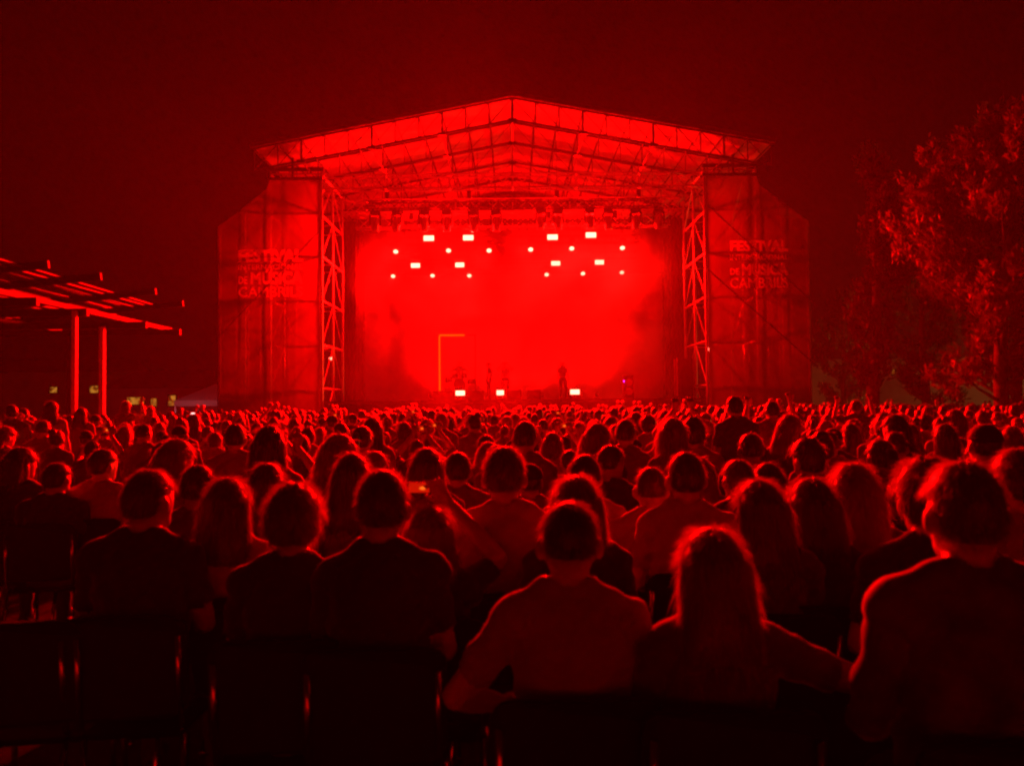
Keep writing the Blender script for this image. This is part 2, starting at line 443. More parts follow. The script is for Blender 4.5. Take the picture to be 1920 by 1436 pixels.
for (x,y,l) in ((779,498,'lower-row rectangular lamp, leftmost'),(862,497,'lower-row rectangular lamp, second from the left'),
                (1042,494,'lower-row rectangular lamp, second from the right'),(1124,492,'lower-row rectangular lamp, rightmost')):
    lamp_panel(x,y,39.6,l,pw,.45,.22)
def lamp_round(px, py, Y, label, power):
    p = at(px, py, Y); t = tag(empty('beam_lamp', p), label, 'stage lamp', 'small round beam lamps over the stage')
    b = MB(); b.tube([(0,.38,0),(0,.3,0),(0,.05,0),(0,0,0)], [.08,.13,.15,.16], 14); b.build('housing', blackm, t, True)
    b = MB(); b.tube([(0,-.03,0),(0,-.005,0)], [.10,.115], 16); b.build('lens', lens, t)
    b = MB()
    for s in (-1,1): b.box((s*.18,.16,.1),(.02,.06,.3))
    b.box((0,.16,.26),(.38,.06,.02)); b.box((0,.16,.34),(.3,.2,.14)); b.tube([(0,.16,.4),(0,.16,.55)], .02, 6)
    b.build('yoke', blackm, t)
    a = R(48); t.rotation_euler = (a,0,0)
    spot(t, (0,-.1,0), Matrix.Rotation(-a,3,'X') @ Vector((random.uniform(-3,3),-8,-1.6)), power, 100, 1, .07)
ordn = ['leftmost','second','third','fourth','fifth','sixth']
for i,(x,y) in enumerate(((742,472),(841,470),(917,470),(995,468),(1072,466),(1167,465))):
    lamp_round(x,y,36.9,'small round lamp in the upper dotted row, %s from the left' % ordn[i] if i else 'small round lamp in the upper dotted row, leftmost', LP['beam'])
for i,(x,y) in enumerate(((737,518),(811,517),(880,517),(1025,515),(1093,513),(1166,511))):
    lamp_round(x,y,42.0,'small round lamp in the lowest dotted row, %s from the left' % ordn[i] if i else 'small round lamp in the lowest dotted row, leftmost', LP['beam'])
# floor blinders on the deck edge
for (x,y,w,l) in ((863,746,.46,'low floor lamp on the stage edge below the drummer'),(938,744,.36,'low floor lamp on the stage edge beside the wedges'),(1078,740,.46,'low floor lamp on the stage edge right of the wedges')):
    t = lamp_panel(x,y,33.4,l,LP['floor'],w*.85,.2,True,'blinder lamps along the stage edge')
    t.location.z = max(t.location.z, DECK+.30)
# dark moving heads on the front truss
mh = None
for i, x in enumerate((703,745,795,838,887,930,1015,1045,1105,1140,1192,1235)):
    if mh is None:
        mh = empty('moving_head_lamp')
        b = MB(); b.box((0,0,-.08),(.4,.34,.16)); b.box((0,0,-.18),(.24,.24,.06)); b.tube([(-.1,0,0),(-.1,0,.14)],.025,6); b.tube([(.1,0,0),(.1,0,.14)],.025,6); b.build('base', plast, mh)
        b = MB()
        for s in (-1,1): b.box((s*.22,0,-.42),(.06,.2,.5)); 
        b.box((0,0,-.2),(.44,.2,.06)); b.build('yoke', plast, mh)
        b = MB(); b.tube([(0,.02,-.28),(0,.0,-.36),(0,-.03,-.62),(0,-.05,-.82),(0,-.055,-.9)], [.10,.17,.18,.15,.16], 16); b.build('head', steel, mh, True)
        b = MB(); b.tube([(0,-.056,-.905),(0,-.057,-.92)], [.14,.13], 16); b.build('lens', dimlens, mh)
        m_ = mh
    else: m_ = copy_tree(mh)
    p = at(x, 385, 33.15); m_.location = (p.x, 33.15, 9.98); m_.rotation_euler = (R(random.uniform(-10,10)),0,R(random.uniform(-25,25)))
    side = 'left' if i < 6 else 'right'
    tag(m_, 'unlit moving head lamp on front truss, %s half, %s from the left' % (side, ['first','second','third','fourth','fifth','sixth'][i%6]), 'stage lamp', 'dark moving heads on the front truss')
# unseen wash lamps added upstage to brighten the cloth and the roof
for i in range(7):
    x = X0-4.6+9.2*i/6
    t = tag(empty('added_wash_lamp', (x, 42.6, DECK)), 'added unseen wash lamp on the deck before the backdrop, %s from the left' % ['first','second','third','fourth','fifth','sixth','seventh'][i], 'stage lamp', 'added wash lamps before the backdrop')
    b = MB(); b.box((0,0,.06),(.3,.3,.1)); b.build('base', plast, t)
    b = MB(); b.tube([(0,0,.14),(0,.03,.34),(0,.04,.42)], [.12,.14,.15], 14); b.build('housing', blackm, t, True)
    b = MB(); b.tube([(0,.041,.421),(0,.042,.44)], [.13,.12], 14); b.build('lens', dimlens, t)
    spot(t, (0,.05,.5), (0,1.55,4.4), LP['cyc'], 130, 1, .14)
    spot(t, (0,.0,.5), (-x*.2,-6,11), LP['roof'], 110, 1, .14)
# wing lamps
for sgn, (px,py), l in ((-1,(620,672),'small bright lamp on the left tower'),(1,(1327,655),'small bright lamp on the right tower')):
    p = at(px,py,35.0); t = tag(empty('tower_lamp', p), l, 'stage lamp', 'tower lamps')
    b = MB(); b.tube([(0,.2,0),(0,0,0)], [.07,.1], 12); b.build('housing', blackm, t)
    b = MB(); b.tube([(0,-.015,0),(0,-.003,0)], [.06,.07], 12); b.build('lens', lens, t)
    b = MB(); b.tube([(0,.1,.05),(0,.1,.35)], .015, 6); b.build('bracket', blackm, t)
    spot(t, (sgn*.3,.3,0), (sgn*3.2,-.6,1.6), LP['wing'], 150, 1, .1)

# ------------------------------------------------------------------ things on the stage
def wedge(px, Y, label):
    t = tag(empty('stage_monitor', (at(px,745,Y).x, Y, DECK)), label, 'loudspeaker', 'wedge monitors on the stage edge')
    b = MB(); w=.3; v=[(-w,-.25,0),(w,-.25,0),(w,.28,0),(-w,.28,0),(-w,-.2,.42),(w,-.2,.42),(w,.02,.45),(-w,.02,.45)]
    b.add(v,[(3,2,1,0),(0,1,5,4),(4,5,6,7),(7,6,2,3),(1,2,6,5),(0,3,7,4)]); b.build('cabinet', plast, t)
    b = MB(); b.add([(-.26,.05,.41),(.26,.05,.41),(.26,.265,.06),(-.26,.265,.06)],[(0,3,2,1)]); b.build('grille', steel, t)
wedge(965,33.0,'black wedge monitor on the stage edge, left one of two'); wedge(1001,33.0,'black wedge monitor on the stage edge, right one of two')
def upright_speaker(px, Y, h, label):
    t = tag(empty('stage_loudspeaker', (at(px,740,Y).x, Y, DECK)), label, 'loudspeaker')
    b = MB(); b.box((0,0,h/2),(.42,.45,h)); b.build('cabinet', plast, t)
    b = MB(); b.tube([(0,-.235,h*.3),(0,-.226,h*.3)], .16, 16); b.tube([(0,-.235,h*.7),(0,-.226,h*.7)], .16, 16); b.build('driver', steel, t)
    b = MB(); b.box((-.215,-.235,h*.75),(.03,.02,.06)); b.build('status_light', purple, t)
upright_speaker(1178,33.8,1.0,'tall black loudspeaker with a purple light at stage right')
t = tag(empty('flight_case', (at(1283,740,35.2).x,35.2,DECK)), 'tall dark equipment case beside the right tower', 'case')
b = MB(); b.box((0,0,.95),(.75,.6,1.7)); b.build('shell', plast, t)
b = MB()
for sx in (-1,1):
    for sy in (-1,1): b.box((sx*.37,sy*.295,.95),(.04,.04,1.72))
b.build('edge_trim', steel, t)
for sx in (-1,1):
    for sy in (-1,1):
        b = MB(); b.tube([(sx*.3-.02,sy*.22,.05),(sx*.3+.02,sy*.22,.05)], .05, 10); b.build('castor', plast, t)
# lit door-like frame behind the drummer
fx0, fx1, FYY = at(824,630,38).x, at(891,630,38).x, 38.0
t = tag(empty('light_frame', ((fx0+fx1)/2,FYY,DECK)), 'tall rectangular frame outlined in orange light behind the drummer', 'frame')
hw = (fx1-fx0)/2; top = at(850,630,38).z-DECK
for nm,c,d in (('post',(-hw,0,top/2),(.09,.09,top)),('post',(hw,0,top/2),(.06,.06,top)),('lintel',(0,0,top+.03),(2*hw+.09,.08,.06))):
    box(nm,c,d,blackm,t)
box('light_strip',(-hw,-.055,top/2),(.035,.02,top-.02),hotrim,t)
box('light_strip',(-hw*.3,-.05,top+.03),(hw*1.4,.02,.04),hotrim,t)
# drum riser / drums
rz = at(862,733,37.2).z-DECK
t = tag(empty('drum_riser', (at(862,733,37.2).x,37.2,DECK)), 'low platform under the drum kit', 'riser'); box('platform',(0,0,max(rz,.25)/2),(2.4,2.0,max(rz,.25)),decks,t)
RISER = DECK+max(rz,.25)
t = tag(empty('drum_kit', (at(862,733,36.9).x,36.9,RISER)), 'drum kit in front of the seated drummer', 'drums')
b = MB(); b.tube([(0,-.25,.3),(0,.2,.3)], .29, 20); b.build('bass_drum', plast, t)
for x,y,z,r in ((-.25,.0,.72,.15),(.22,.0,.72,.15),(.55,.25,.45,.2),(-.55,.3,.55,.17)):
    b = MB(); b.tube([(x,y,z-.12),(x,y,z+.12)], r, 16); b.build('tom_drum', plast, t)
for x,y,z,r in ((-.75,.1,1.05,.24),(.72,.05,1.1,.26),(.95,.4,.95,.2)):
    b = MB(); b.tube([(x,y,z-.012),(x,y,z+.012)], [r,r*.3], 20); b.tube([(x,y,0),(x,y,z)], .012, 6); b.build('cymbal', chrome, t)

# ------------------------------------------------------------------ people
def remesh(b, vox, sm=3):
    me = b.mesh('tmp', skin); o = bpy.data.objects.new('tmp', me); COL.objects.link(o)
    m = o.modifiers.new('r','REMESH'); m.mode = 'VOXEL'; m.voxel_size = vox; m.use_smooth_shade = True
    if sm:
        s = o.modifiers.new('s','SMOOTH'); s.factor = .5; s.iterations = sm
    dg = bpy.context.evaluated_depsgraph_get(); r = bpy.data.meshes.new_from_object(o.evaluated_get(dg))
    bpy.data.objects.remove(o); bpy.data.meshes.remove(me); return r
def hand(b, w, d, n, curl=.5, fist=False):
    """palm and five fingers from wrist w along d, palm facing n"""
    w, d, n = Vector(w), Vector(d).normalized(), Vector(n).normalized(); n = (n-d*n.dot(d)).normalized(); s = d.cross(n)
    b.tube([w-d*.03, w+d*.02, w+d*.06, w+d*.095], [(.026,.04),(.032,.018),(.042,.016),(.040,.014)][:4] if False else [.024,.026,.03,.03], 10)
    for k, (off, L) in enumerate(((-.032,.062),(-.011,.074),(.011,.07),(.031,.055))):
        p0 = w+d*.085+s*off; p1 = p0+(d*math.cos(curl)+n*math.sin(curl))*L*.5+s*off*.18
        c2 = curl*2.1; p2 = p1+(d*math.cos(c2)+n*math.sin(c2))*L*.5
        b.tube([p0-d*.01,p0,p1,p2], [.0095,.0095,.009,.0075], 8)
    p0 = w+d*.03-s*.026; p1 = p0+d*.035-s*.03+n*.012; p2 = p1+d*.035-s*.006+n*.014
    b.tube([p0,p1,p2], [.013,.011,.009], 8)
HEADC = Vector((0,.015,1.235))
def person_mesh(vox=.011, arms=None, female=False, wide=1., yaw=0., nod=0., tilt=0., standing=False, shirt=shirt_mid, hair='short', hairmat=None, sleeves='short', seed=0, strands=600, sw=.0016, bottom=trous, lean=0.):
    """returns body mesh and hair mesh; seated (hips on a 0.45 m seat) or standing, facing +y"""
    b = MB(); dz = .42 if standing else 0.
    k = wide*(.88 if female else 1.)
    segs = []     # (p,q,r,region)
    def S(p,q,r,reg): segs.append((np.array(p),np.array(q),r,reg))
    tr = [(.46,.0,.165,.12),(.55,-.01,.178,.13),(.66,-.025,.158 if not female else .14,.112),(.80,-.04,.163 if not female else .148,.118),(.93,-.045,.175,.126),(1.005,-.042,.172,.11),(1.06,-.035,.135,.085),(1.105,-.022,.07,.062)]
    b.rings([(0,y,z+dz,rx*k,ry*(1+.5*(k-1))) for z,y,rx,ry in tr], 24)
    S((0,-.01,.48+dz),(0,-.02,.56+dz),.15,'p'); S((0,-.03,.64+dz),(0,-.04,1.0+dz),.15,'s'); S((0,-.03,.98+dz),(0,-.025,1.07+dz),.08,'s')
    SH = {}
    for s in (-1,1):
        sh = Vector((s*.168*k,-.035,1.025+dz)); SH[s] = sh
        b.ball(sh, (.066,.066,.064), 14, 8)
        b.tube([(s*.03,-.03,1.12+dz),(s*.10*k,-.035,1.075+dz),sh+Vector((0,0,.01))], [.045,.048,.053], 12)
        S((s*.06,-.03,1.08+dz), sh, .06, 's')
    A = arms or {}
    for s in (-1,1):
        sh = SH[s]; a = A.get(s)
        if a is None:
            el = Vector((s*(.225*k),.0,.775+dz)); wr = Vector((s*.13,.23,.69+dz)) if not standing else Vector((s*(.27*k),.05,.56+dz))
            hd, hn = (Vector((-s*.2,.9,-.2)),Vector((-s*.3,0,-1))) if not standing else (Vector((0,.1,-1)),Vector((-s,0,0)))
        else:
            el, wr, hd, hn = [Vector(x) for x in a]
            if standing: el = el+Vector((0,0,dz)); wr = wr+Vector((0,0,dz))
        b.tube([sh, sh.lerp(el,.5), el], [.056,.05,.042], 12); b.ball(el, .043, 10, 8)
        b.tube([el, el.lerp(wr,.35), wr], [.042,.043,.027], 12)
        mid = sh.lerp(el,.62)
        if sleeves == 'none': S(sh, el, .045, 'k')
        elif sleeves == 'long': S(sh, el, .05, 's')
        else: S(sh, mid, .05, 's'); S(mid.lerp(el,.15), el, .045, 'k')
        S(el, wr if sleeves != 'long' else el.lerp(wr,.9), .04, 's' if sleeves == 'long' else 'k'); S(wr, wr+hd.normalized()*.17, .03, 'k')
        hand(b, wr, hd, hn, .45)
    for s in (-1,1):
        if not standing:
            hip, kn, an, toe = Vector((s*.09,.0,.535)), Vector((s*.13,.44,.53)), Vector((s*.135,.43,.09)), Vector((s*.15,.60,.045))
        else:
            hip, kn, an, toe = Vector((s*.09,.0,.92)), Vector((s*.11,.03,.50)), Vector((s*.12,-.01,.09)), Vector((s*.14,.16,.045))
        b.tube([hip, hip.lerp(kn,.5), kn], [.09,.078,.058], 14); b.ball(kn, .058, 12, 8)
        b.tube([kn, kn.lerp(an,.3), an], [.055,.056,.037], 12)
        b.tube([an+Vector((0,-.06,-.05)), an+Vector((0,.03,-.03)), toe], [.036,.042,.032], 10)
        S(hip,kn,.08,'p'); S(kn,an,.05,'p'); S(an+Vector((0,-.05,-.05)),toe,.045,'o')
    # neck and head
    hm = MB()
    def hf(q):
        t = q.z/.118
        q.x *= 1-.10*max(0,-t); q.y += .012*max(0,t)*-1
        if q.y < 0: q.y *= 1.06
        return q
    hm.ball(HEADC, (.076,.094,.118), 24, 16, hf)
    hm.ball((0,.052,1.165),(.052,.05,.045)); hm.tube([(0,.10,1.262),(0,.118,1.225),(0,.112,1.215)],[.009,.014,.012],8)
    hm.ball((0,.098,1.178),(.024,.012,.010)); hm.ball((0,.092,1.268),(.05,.014,.012))
    for s in (-1,1):
        hm.ball((s*.031,.094,1.247),.0135,10,8)
        hm.ball((s*.086,.0,1.228),(.014,.022,.034), fn=lambda q: q+Vector((0,-abs(q.x)*.3,0)))
    M = Matrix.Translation(Vector((0,-.01,1.13+dz))) @ Matrix.Rotation(yaw,4,'Z') @ Matrix.Rotation(tilt,4,'Y') @ Matrix.Rotation(nod,4,'X') @ Matrix.Translation(Vector((0,.01,-1.13)))
    b.add([M @ Vector(p) for p in hm.v], hm.f)
    b.tube([(0,-.03,1.06+dz),(0,-.018,1.12+dz),M @ Vector((0,-.005,1.17)),M @ Vector((0,0,1.22))],[.066,.056,.054,.056],14)
    S((0,-.02,1.125+dz),M @ Vector((0,.01,1.2)),.055,'k'); S(M @ Vector((0,.02,1.2)),M @ Vector((0,.01,1.27)),.09,'k')
    me = remesh(b, vox)
    nV = len(me.vertices); co = np.empty(nV*3); me.vertices.foreach_get('co', co); co = co.reshape(-1,3)
    no = np.empty(nV*3); me.vertices.foreach_get('normal', no); no = no.reshape(-1,3)
    best = np.full(nV,1e9); reg = np.zeros(nV,int); codes = 'kspo'
    for p,q,r,rg in segs:
        d = q-p; t = np.clip(((co-p)@d)/max(d@d,1e-9),0,1); ds = np.linalg.norm(co-(p+t[:,None]*d),axis=1)/r
        w = ds < best; best[w] = ds[w]; reg[w] = codes.index(rg)
    rs = np.random.RandomState(seed)
    ph = rs.uniform(0,6,6)
    fold = np.sin(co[:,2]*38+co[:,0]*22+ph[0])*np.sin(co[:,0]*31-co[:,1]*25+ph[1])+.6*np.sin(co[:,2]*71-co[:,0]*47+ph[2])
    cl = (reg == 1)
    co[cl] += no[cl]*(.010+.005*fold[cl]+.007*np.sin(co[cl,2]*13+co[cl,0]*17*np.sign(co[cl,0])+ph[3])*np.sin(co[cl,0]*9+ph[4]))[:,None]
    cl = (reg == 2); co[cl] += no[cl]*(.006+.003*fold[cl])[:,None]
    if lean:
        w_ = np.clip((co[:,2]-dz-.5)/.6,0,1.3); co[:,1] += lean*w_
    me.vertices.foreach_set('co', co.ravel())
    me.materials.clear()
    for m in (skin, shirt, bottom, shoes, eyem): me.materials.append(m)
    nf = len(me.polygons); fv = np.empty(len(me.loops),int); me.loops.foreach_get('vertex_index', fv)
    st = np.empty(nf,int); me.polygons.foreach_get('loop_start', st)
    mi = reg[fv[st]]
    for s in (-1,1):
        e = np.array(M @ Vector((s*.031,.104,1.247))); mi[np.linalg.norm(co[fv[st]]-e,axis=1) < .011] = 4
    me.polygons.foreach_set('material_index', mi); me.polygons.foreach_set('use_smooth', [True]*nf); me.update()
    # hair
    h = MB(); rs2 = np.random.RandomState(seed+99)
    hm_ = hairmat or hairm
    pts = []; drs = []
    def cap(scale, front, back, bump=0):
        def fn(q):
            d = q.normalized()
            lim = front if q.y > -.005 else (back if q.y < -.045 else back+(front-back)*(q.y+.045)/.04)
            z = q.z
            if bump: q = q*(1+bump*math.sin(q.x*90)*math.sin(q.y*80+1)*math.sin(q.z*85))
            if z < lim: q = q*max(.80, 1-(lim-z)*9)
            return q
        h.ball(HEADC+Vector((0,-.008,.012)), (.083*scale,.105*scale,.118*scale), 28, 18, fn)
        nst = strands
        for _ in range(nst):
            v = Vector(rs2.normal(size=3)).normalized(); q = Vector((v.x*.083*scale,v.y*.105*scale,v.z*.118*scale))
            lim = front if q.y > -.005 else (back if q.y < -.045 else back+(front-back)*(q.y+.045)/.04)
            if q.z < lim: continue
            pts.append(HEADC+Vector((0,-.008,.012))+q*.97); drs.append((v,))
    if hair == 'short': cap(1.03,.04,-.055)
    elif hair == 'crop': cap(.985,.05,-.03)
    elif hair == 'curly': cap(1.17,.03,-.07,.10)
    elif hair == 'bob':
        cap(1.08,.03,-.06); h.rings([(0,-.035,1.10,.098,.06),(0,-.03,1.14,.104,.075),(0,-.025,1.20,.101,.085),(0,-.02,1.27,.092,.09),(0,-.015,1.31,.075,.085)],20)
    elif hair == 'long':
        cap(1.07,.03,-.06)
        h.rings([(0,-.115,.93,.06,.015),(0,-.12,.96,.093,.028),(0,-.118,1.02,.105,.034),(0,-.105,1.09,.106,.045),(0,-.075,1.15,.103,.06),(0,-.045,1.21,.100,.078),(0,-.025,1.27,.094,.088),(0,-.015,1.32,.07,.075)],22)
    elif hair == 'ponytail':
        cap(1.03,.035,-.06); h.tube([(0,-.10,1.29),(0,-.15,1.27),(0,-.165,1.19),(0,-.155,1.08),(0,-.15,1.0)],[.02,.032,.038,.03,.008],12)
    elif hair == 'bun':
        cap(1.03,.035,-.06); h.ball((0,-.095,1.345),(.048,.048,.042),14,10)
    elif hair == 'hat':
        cap(1.02,.04,-.05)
    if hair in ('long','bob'):
        zlo = .93 if hair == 'long' else 1.09
        for _ in range(int(strands*1.1)):
            a = rs2.uniform(math.pi*.98, math.pi*2.02); z = rs2.uniform(zlo+.06,1.3)
            f_ = np.clip((z-.93)/.39,0,1)
            rx = .106*(1-.15*f_**3); ry = .034+.055*f_; yc = -.12+.1*f_
            pts.append(Vector((rx*math.cos(a), yc+ry*math.sin(a), z))); drs.append((Vector((math.cos(a),math.sin(a)*.6,0)),1))
    hv, hfc = [], []
    for p, dd in zip(pts, drs):
        nrm = dd[0]; down = Vector((0,-.2,-1)); long_ = len(dd) > 1
        tdir = (down-nrm*down.dot(nrm)); tdir = tdir.normalized() if tdir.length > .05 else Vector((rs2.uniform(-1,1),rs2.uniform(-1,1),0)).normalized()
        j = Vector(rs2.normal(size=3))*.25
        L = (rs2.uniform(.05,.12) if long_ else (rs2.uniform(.02,.045) if hair not in ('long','bob','curly') else rs2.uniform(.03,.07)))
        lift = (.14 if long_ else .45)*(1.8 if rs2.rand() < .06 else 1)
        d1 = (tdir+j*.5+nrm*lift*1.3).normalized(); d2 = (tdir+j+nrm*lift*.5+Vector((0,0,-.3))).normalized()
        sd = d1.cross(Vector(rs2.normal(size=3))).normalized()*sw*.5
        p1 = p+d1*L*.5; p2 = p1+d2*L*.5
        o = len(hv); hv += [p-sd,p+sd,p1+sd*.8,p1-sd*.8,p2]; hfc += [(o,o+1,o+2,o+3),(o+3,o+2,o+4)]
    h.add(hv, hfc, 1)
    mats_ = [hm_, strandl if hm_ in (hairl,hairg) else strandm]
    if hair == 'hat':
        c0 = len(h.f)
        def fh(q):
            if q.z < 0: q.z *= .1
            return q
        h.ball((0,-.005,1.275),(.088,.108,.095),22,14,fh,2); h.tube([(0,.09,1.285),(0,.17,1.27)],[(.01,.075),(.006,.06)],14,2); mats_ += [blackc]
    for i_, p in enumerate(h.v):
        h.v[i_] = tuple(M @ Vector(p))
    hme = h.mesh('hair', mats_, True)
    if lean:
        for v in hme.vertices: v.co.y += lean*min(max((v.co.z-dz-.5)/.6,0),1.3)
    return me, hme
def put_person(meshes, loc, rz, scale, label, group=None):
    o = link('person', meshes[0]); h = link('hair', meshes[1], o)
    o.location = loc; o.rotation_euler = (0,0,rz); o.scale = scale if hasattr(scale,'__len__') else (scale,)*3
    return tag(o, label, 'person', group)

# arms in local seated coordinates: elbow, wrist, hand direction, palm normal
RAISE_R = {1: ((.36,.10,.90),(.13,.30,1.16),(-.2,.15,.8),(0,1,0))}
SING = {1: ((.30,.20,.98),(.10,.34,1.28),(-.1,.1,1),(0,-.3,-1)), -1: ((-.30,.20,.98),(-.10,.34,1.28),(.1,.1,1),(0,-.3,-1))}
FILM = {1: ((.28,.22,1.16),(.085,.30,1.41),(-.1,.05,1),(-.3,1,0)), -1: ((-.28,.22,1.16),(-.085,.30,1.41),(.1,.05,1),(.3,1,0))}
DRUM = {1: ((.40,.02,.86),(.34,.28,.93),(.1,1,.2),(0,0,-1)), -1: ((-.40,.02,.88),(-.30,.27,1.02),(-.1,1,.3),(0,0,-1))}
UP = {1: ((.32,.16,1.08),(.26,.20,1.33),(-.1,.2,1),(0,1,0))}
UP2 = {1: ((.32,.12,1.10),(.27,.18,1.35),(-.1,.2,1),(0,1,0)), -1: ((-.32,.12,1.08),(-.25,.22,1.31),(.1,.2,1),(0,1,0))}
near = []     # (px, py of head top, depth, options, label)
NP = [
 (1067,948,2.20,dict(hair='crop',shirt=shirt_mid,wide=.95,arms={-1:((-.33,.02,.80),(-.20,.22,.70),(.4,.8,-.2),(0,0,-1))}),'short-haired man with protruding ears seated front centre, collared shirt',0),
 (1335,990,2.12,dict(hair='long',female=True,shirt=shirt_mid,sleeves='short',hairmat=hairm,arms={1:((.40,-.02,.93),(.60,-.10,.84),(1,-.2,-.3),(0,0,-1))}),'long-haired woman in the front with her right arm stretched along a chair back',4),
 (1808,866,1.92,dict(hair='short',shirt=shirt_print,wide=1.06,sleeves='long'),'broad-shouldered man in a dark patterned shirt at the right edge of the front row',6),
 (716,882,2.62,dict(hair='short',shirt=shirt_dark,wide=.92),'man with short hair and dark shirt left of the raised phone',-4),
 (550,906,2.72,dict(hair='curly',shirt=shirt_dark,wide=.88),'man with flat-topped bushy hair seated between long-haired woman and dark-shirted man',-6),
 (425,896,3.25,dict(hair='long',female=True,shirt=shirt_pale),'long-haired woman in pale top, left of the flat-topped man',-14),
 (275,881,3.0,dict(hair='short',shirt=shirt_dark,wide=.98,yaw=R(-22)),'big man in black shirt on the left, face turned right',-8),
 (945,838,3.3,dict(hair='short',shirt=shirt_pale,wide=1.08),'tall man in a pale shirt directly behind the front centre man',0),
 (1080,892,3.0,dict(hair='bob',female=True,shirt=shirt_mid),'bob-haired person half hidden behind the front centre man',2),
 (1096,853,4.1,dict(hair='short',shirt=shirt_mid),'short-haired person between pale-shirted man and round-headed man',0),
 (1220,880,3.9,dict(hair='crop',shirt=shirt_pale,wide=.95),'round-headed man in a pale shirt above the front woman, left one',4),
 (1286,848,3.6,dict(hair='short',shirt=shirt_pale,wide=1.0),'tall man with square hair behind the front long-haired woman',4),
 (1425,900,2.95,dict(hair='long',female=True,shirt=shirt_mid,yaw=R(10)),'long-haired woman right of the tall square-haired man',6),
 (1522,896,3.05,dict(hair='bob',female=True,shirt=shirt_dark),'bob-haired woman between two long-haired women on the right',8),
 (1600,868,3.2,dict(hair='long',female=True,shirt=shirt_dark,hairmat=hairl),'fair long-haired woman left of the broad-shouldered man',8),
 (1738,858,2.6,dict(hair='curly',shirt=shirt_dark),'curly-haired person tucked behind the broad-shouldered man',10),
 (1910,842,2.9,dict(hair='short',shirt=shirt_mid),'person cut by the right edge of the picture',10),
 (806,950,2.95,dict(hair='bob',female=True,shirt=shirt_dark,arms={1:((.27,.10,1.13),(.06,.25,1.35),(-.35,.1,.5),(-.3,-.9,0))}),'low-seated person filming with one arm raised, phone above the head',0),
 (660,850,3.9,dict(hair='long',female=True,shirt=shirt_mid),'long-haired woman behind the dark-shirted man on the left',-6),
 (500,868,3.9,dict(hair='bob',female=True,shirt=shirt_mid),'bob-haired person behind the flat-topped man',-8),
 (800,840,4.4,dict(hair='bob',female=True,shirt=shirt_mid),'bob-haired person above the raised phone',-2),
 (105,868,5.2,dict(hair='short',shirt=shirt_dark,yaw=R(-15)),'person in dark jacket left of the big black-shirted man',-12),
 (35,838,5.4,dict(hair='bob',shirt=shirt_dark,yaw=R(-35)),'person at the left edge looking right',-14),
 (190,842,5.4,dict(hair='short',shirt=shirt_mid,yaw=R(-30)),'person behind the big black-shirted man with lit cheek',-12),
 (1385,862,4.2,dict(hair='short',shirt=shirt_mid,yaw=R(12)),'short-haired person behind the tall square-haired man, to his right',6),
 (1440,868,4.3,dict(hair='bob',shirt=shirt_mid),'bob-haired person behind the long-haired woman on the right',6),
 (370,872,4.0,dict(hair='short',shirt=shirt_mid),'short-haired person left of the pale-topped long-haired woman',-10),
 (858,848,4.9,dict(hair='short',shirt=shirt_mid),'short-haired person between the raised phone and pale-shirted man',-2),
]
occ = []
CHAIRS = []
for i,(px,py,Y,op,label,rz) in enumerate(NP):
    p = at(px,py,Y); nearp = Y < 3.4
    lift = {'crop':1.352,'short':1.366,'curly':1.386,'bob':1.373,'long':1.372,'bun':1.388,'hat':1.37}[op['hair']]
    s = p.z/lift; s_ = min(max(s,.88),1.14)
    me = person_mesh(vox=.0095 if nearp else .012, seed=i, strands=3600 if nearp else 900, sw=.0011 if nearp else .002, **op)
    o = put_person(me, (p.x,p.y,0), R(-rz*.6), (1+.5*(s_-1),)*2+(s_,), label, 'people seated in the nearest rows')
    occ.append((p.x,p.y)); CHAIRS.append((p.x,p.y,R(-rz*.6)))
    near.append(o)
print('near done')

# crowd prototypes
protos = []
for i,(hr,fe,ar,hmat,yw,sl,sh) in enumerate([('short',0,None,None,0,'short',shirt_mid),('long',1,None,None,.15,'none',shirt_mid),('crop',0,None,None,-.2,'short',shirt_mid),('bob',1,None,hairl,-.7,'short',shirt_mid),
      ('ponytail',1,None,None,-.1,'none',shirt_mid),('curly',0,None,None,.1,'short',shirt_mid),('bun',1,None,None,0,'short',shirt_mid),('short',0,None,hairg,.8,'long',shirt_mid),('long',1,None,hairl,-.25,'short',shirt_mid),('hat',0,None,None,.1,'short',shirt_mid),
      ('short',0,FILM,None,0,'short',shirt_mid),('bob',1,UP,None,0,'short',shirt_mid)]):
    protos.append((hr, person_mesh(vox=.015 if ar is None else .010, female=bool(fe), arms=ar, hairmat=hmat, yaw=yw, sleeves=sl, shirt=sh, hair=hr, seed=50+i, strands=420, sw=.0035, nod=R((-6,4,0,-3)[i%4]))))
stand = []
for i,(hr,fe,ar) in enumerate([('short',0,None),('long',1,None),('short',0,UP2),('bob',1,UP),('short',0,SING)]):
    stand.append((hr, person_mesh(vox=.015 if ar is None else .010, female=bool(fe), arms=ar, hair=hr, standing=True, seed=80+i, strands=420, sw=.0035, yaw=.2*(-1)**i)))
HW = {'short':'short hair','long':'long hair','crop':'cropped hair','bob':'bobbed hair','ponytail':'a ponytail','curly':'bushy curls','bun':'a hair bun','hat':'a cap'}
ONES = 'zeroth first second third fourth fifth sixth seventh eighth ninth tenth eleventh twelfth thirteenth fourteenth fifteenth sixteenth seventeenth eighteenth nineteenth'.split()
def ordinal(n):
    if n < 20: return ONES[n]
    t = {2:'twent',3:'thirt',4:'fort',5:'fift'}[n//10]
    return t+'ieth' if n % 10 == 0 else t+'y-'+ONES[n%10]

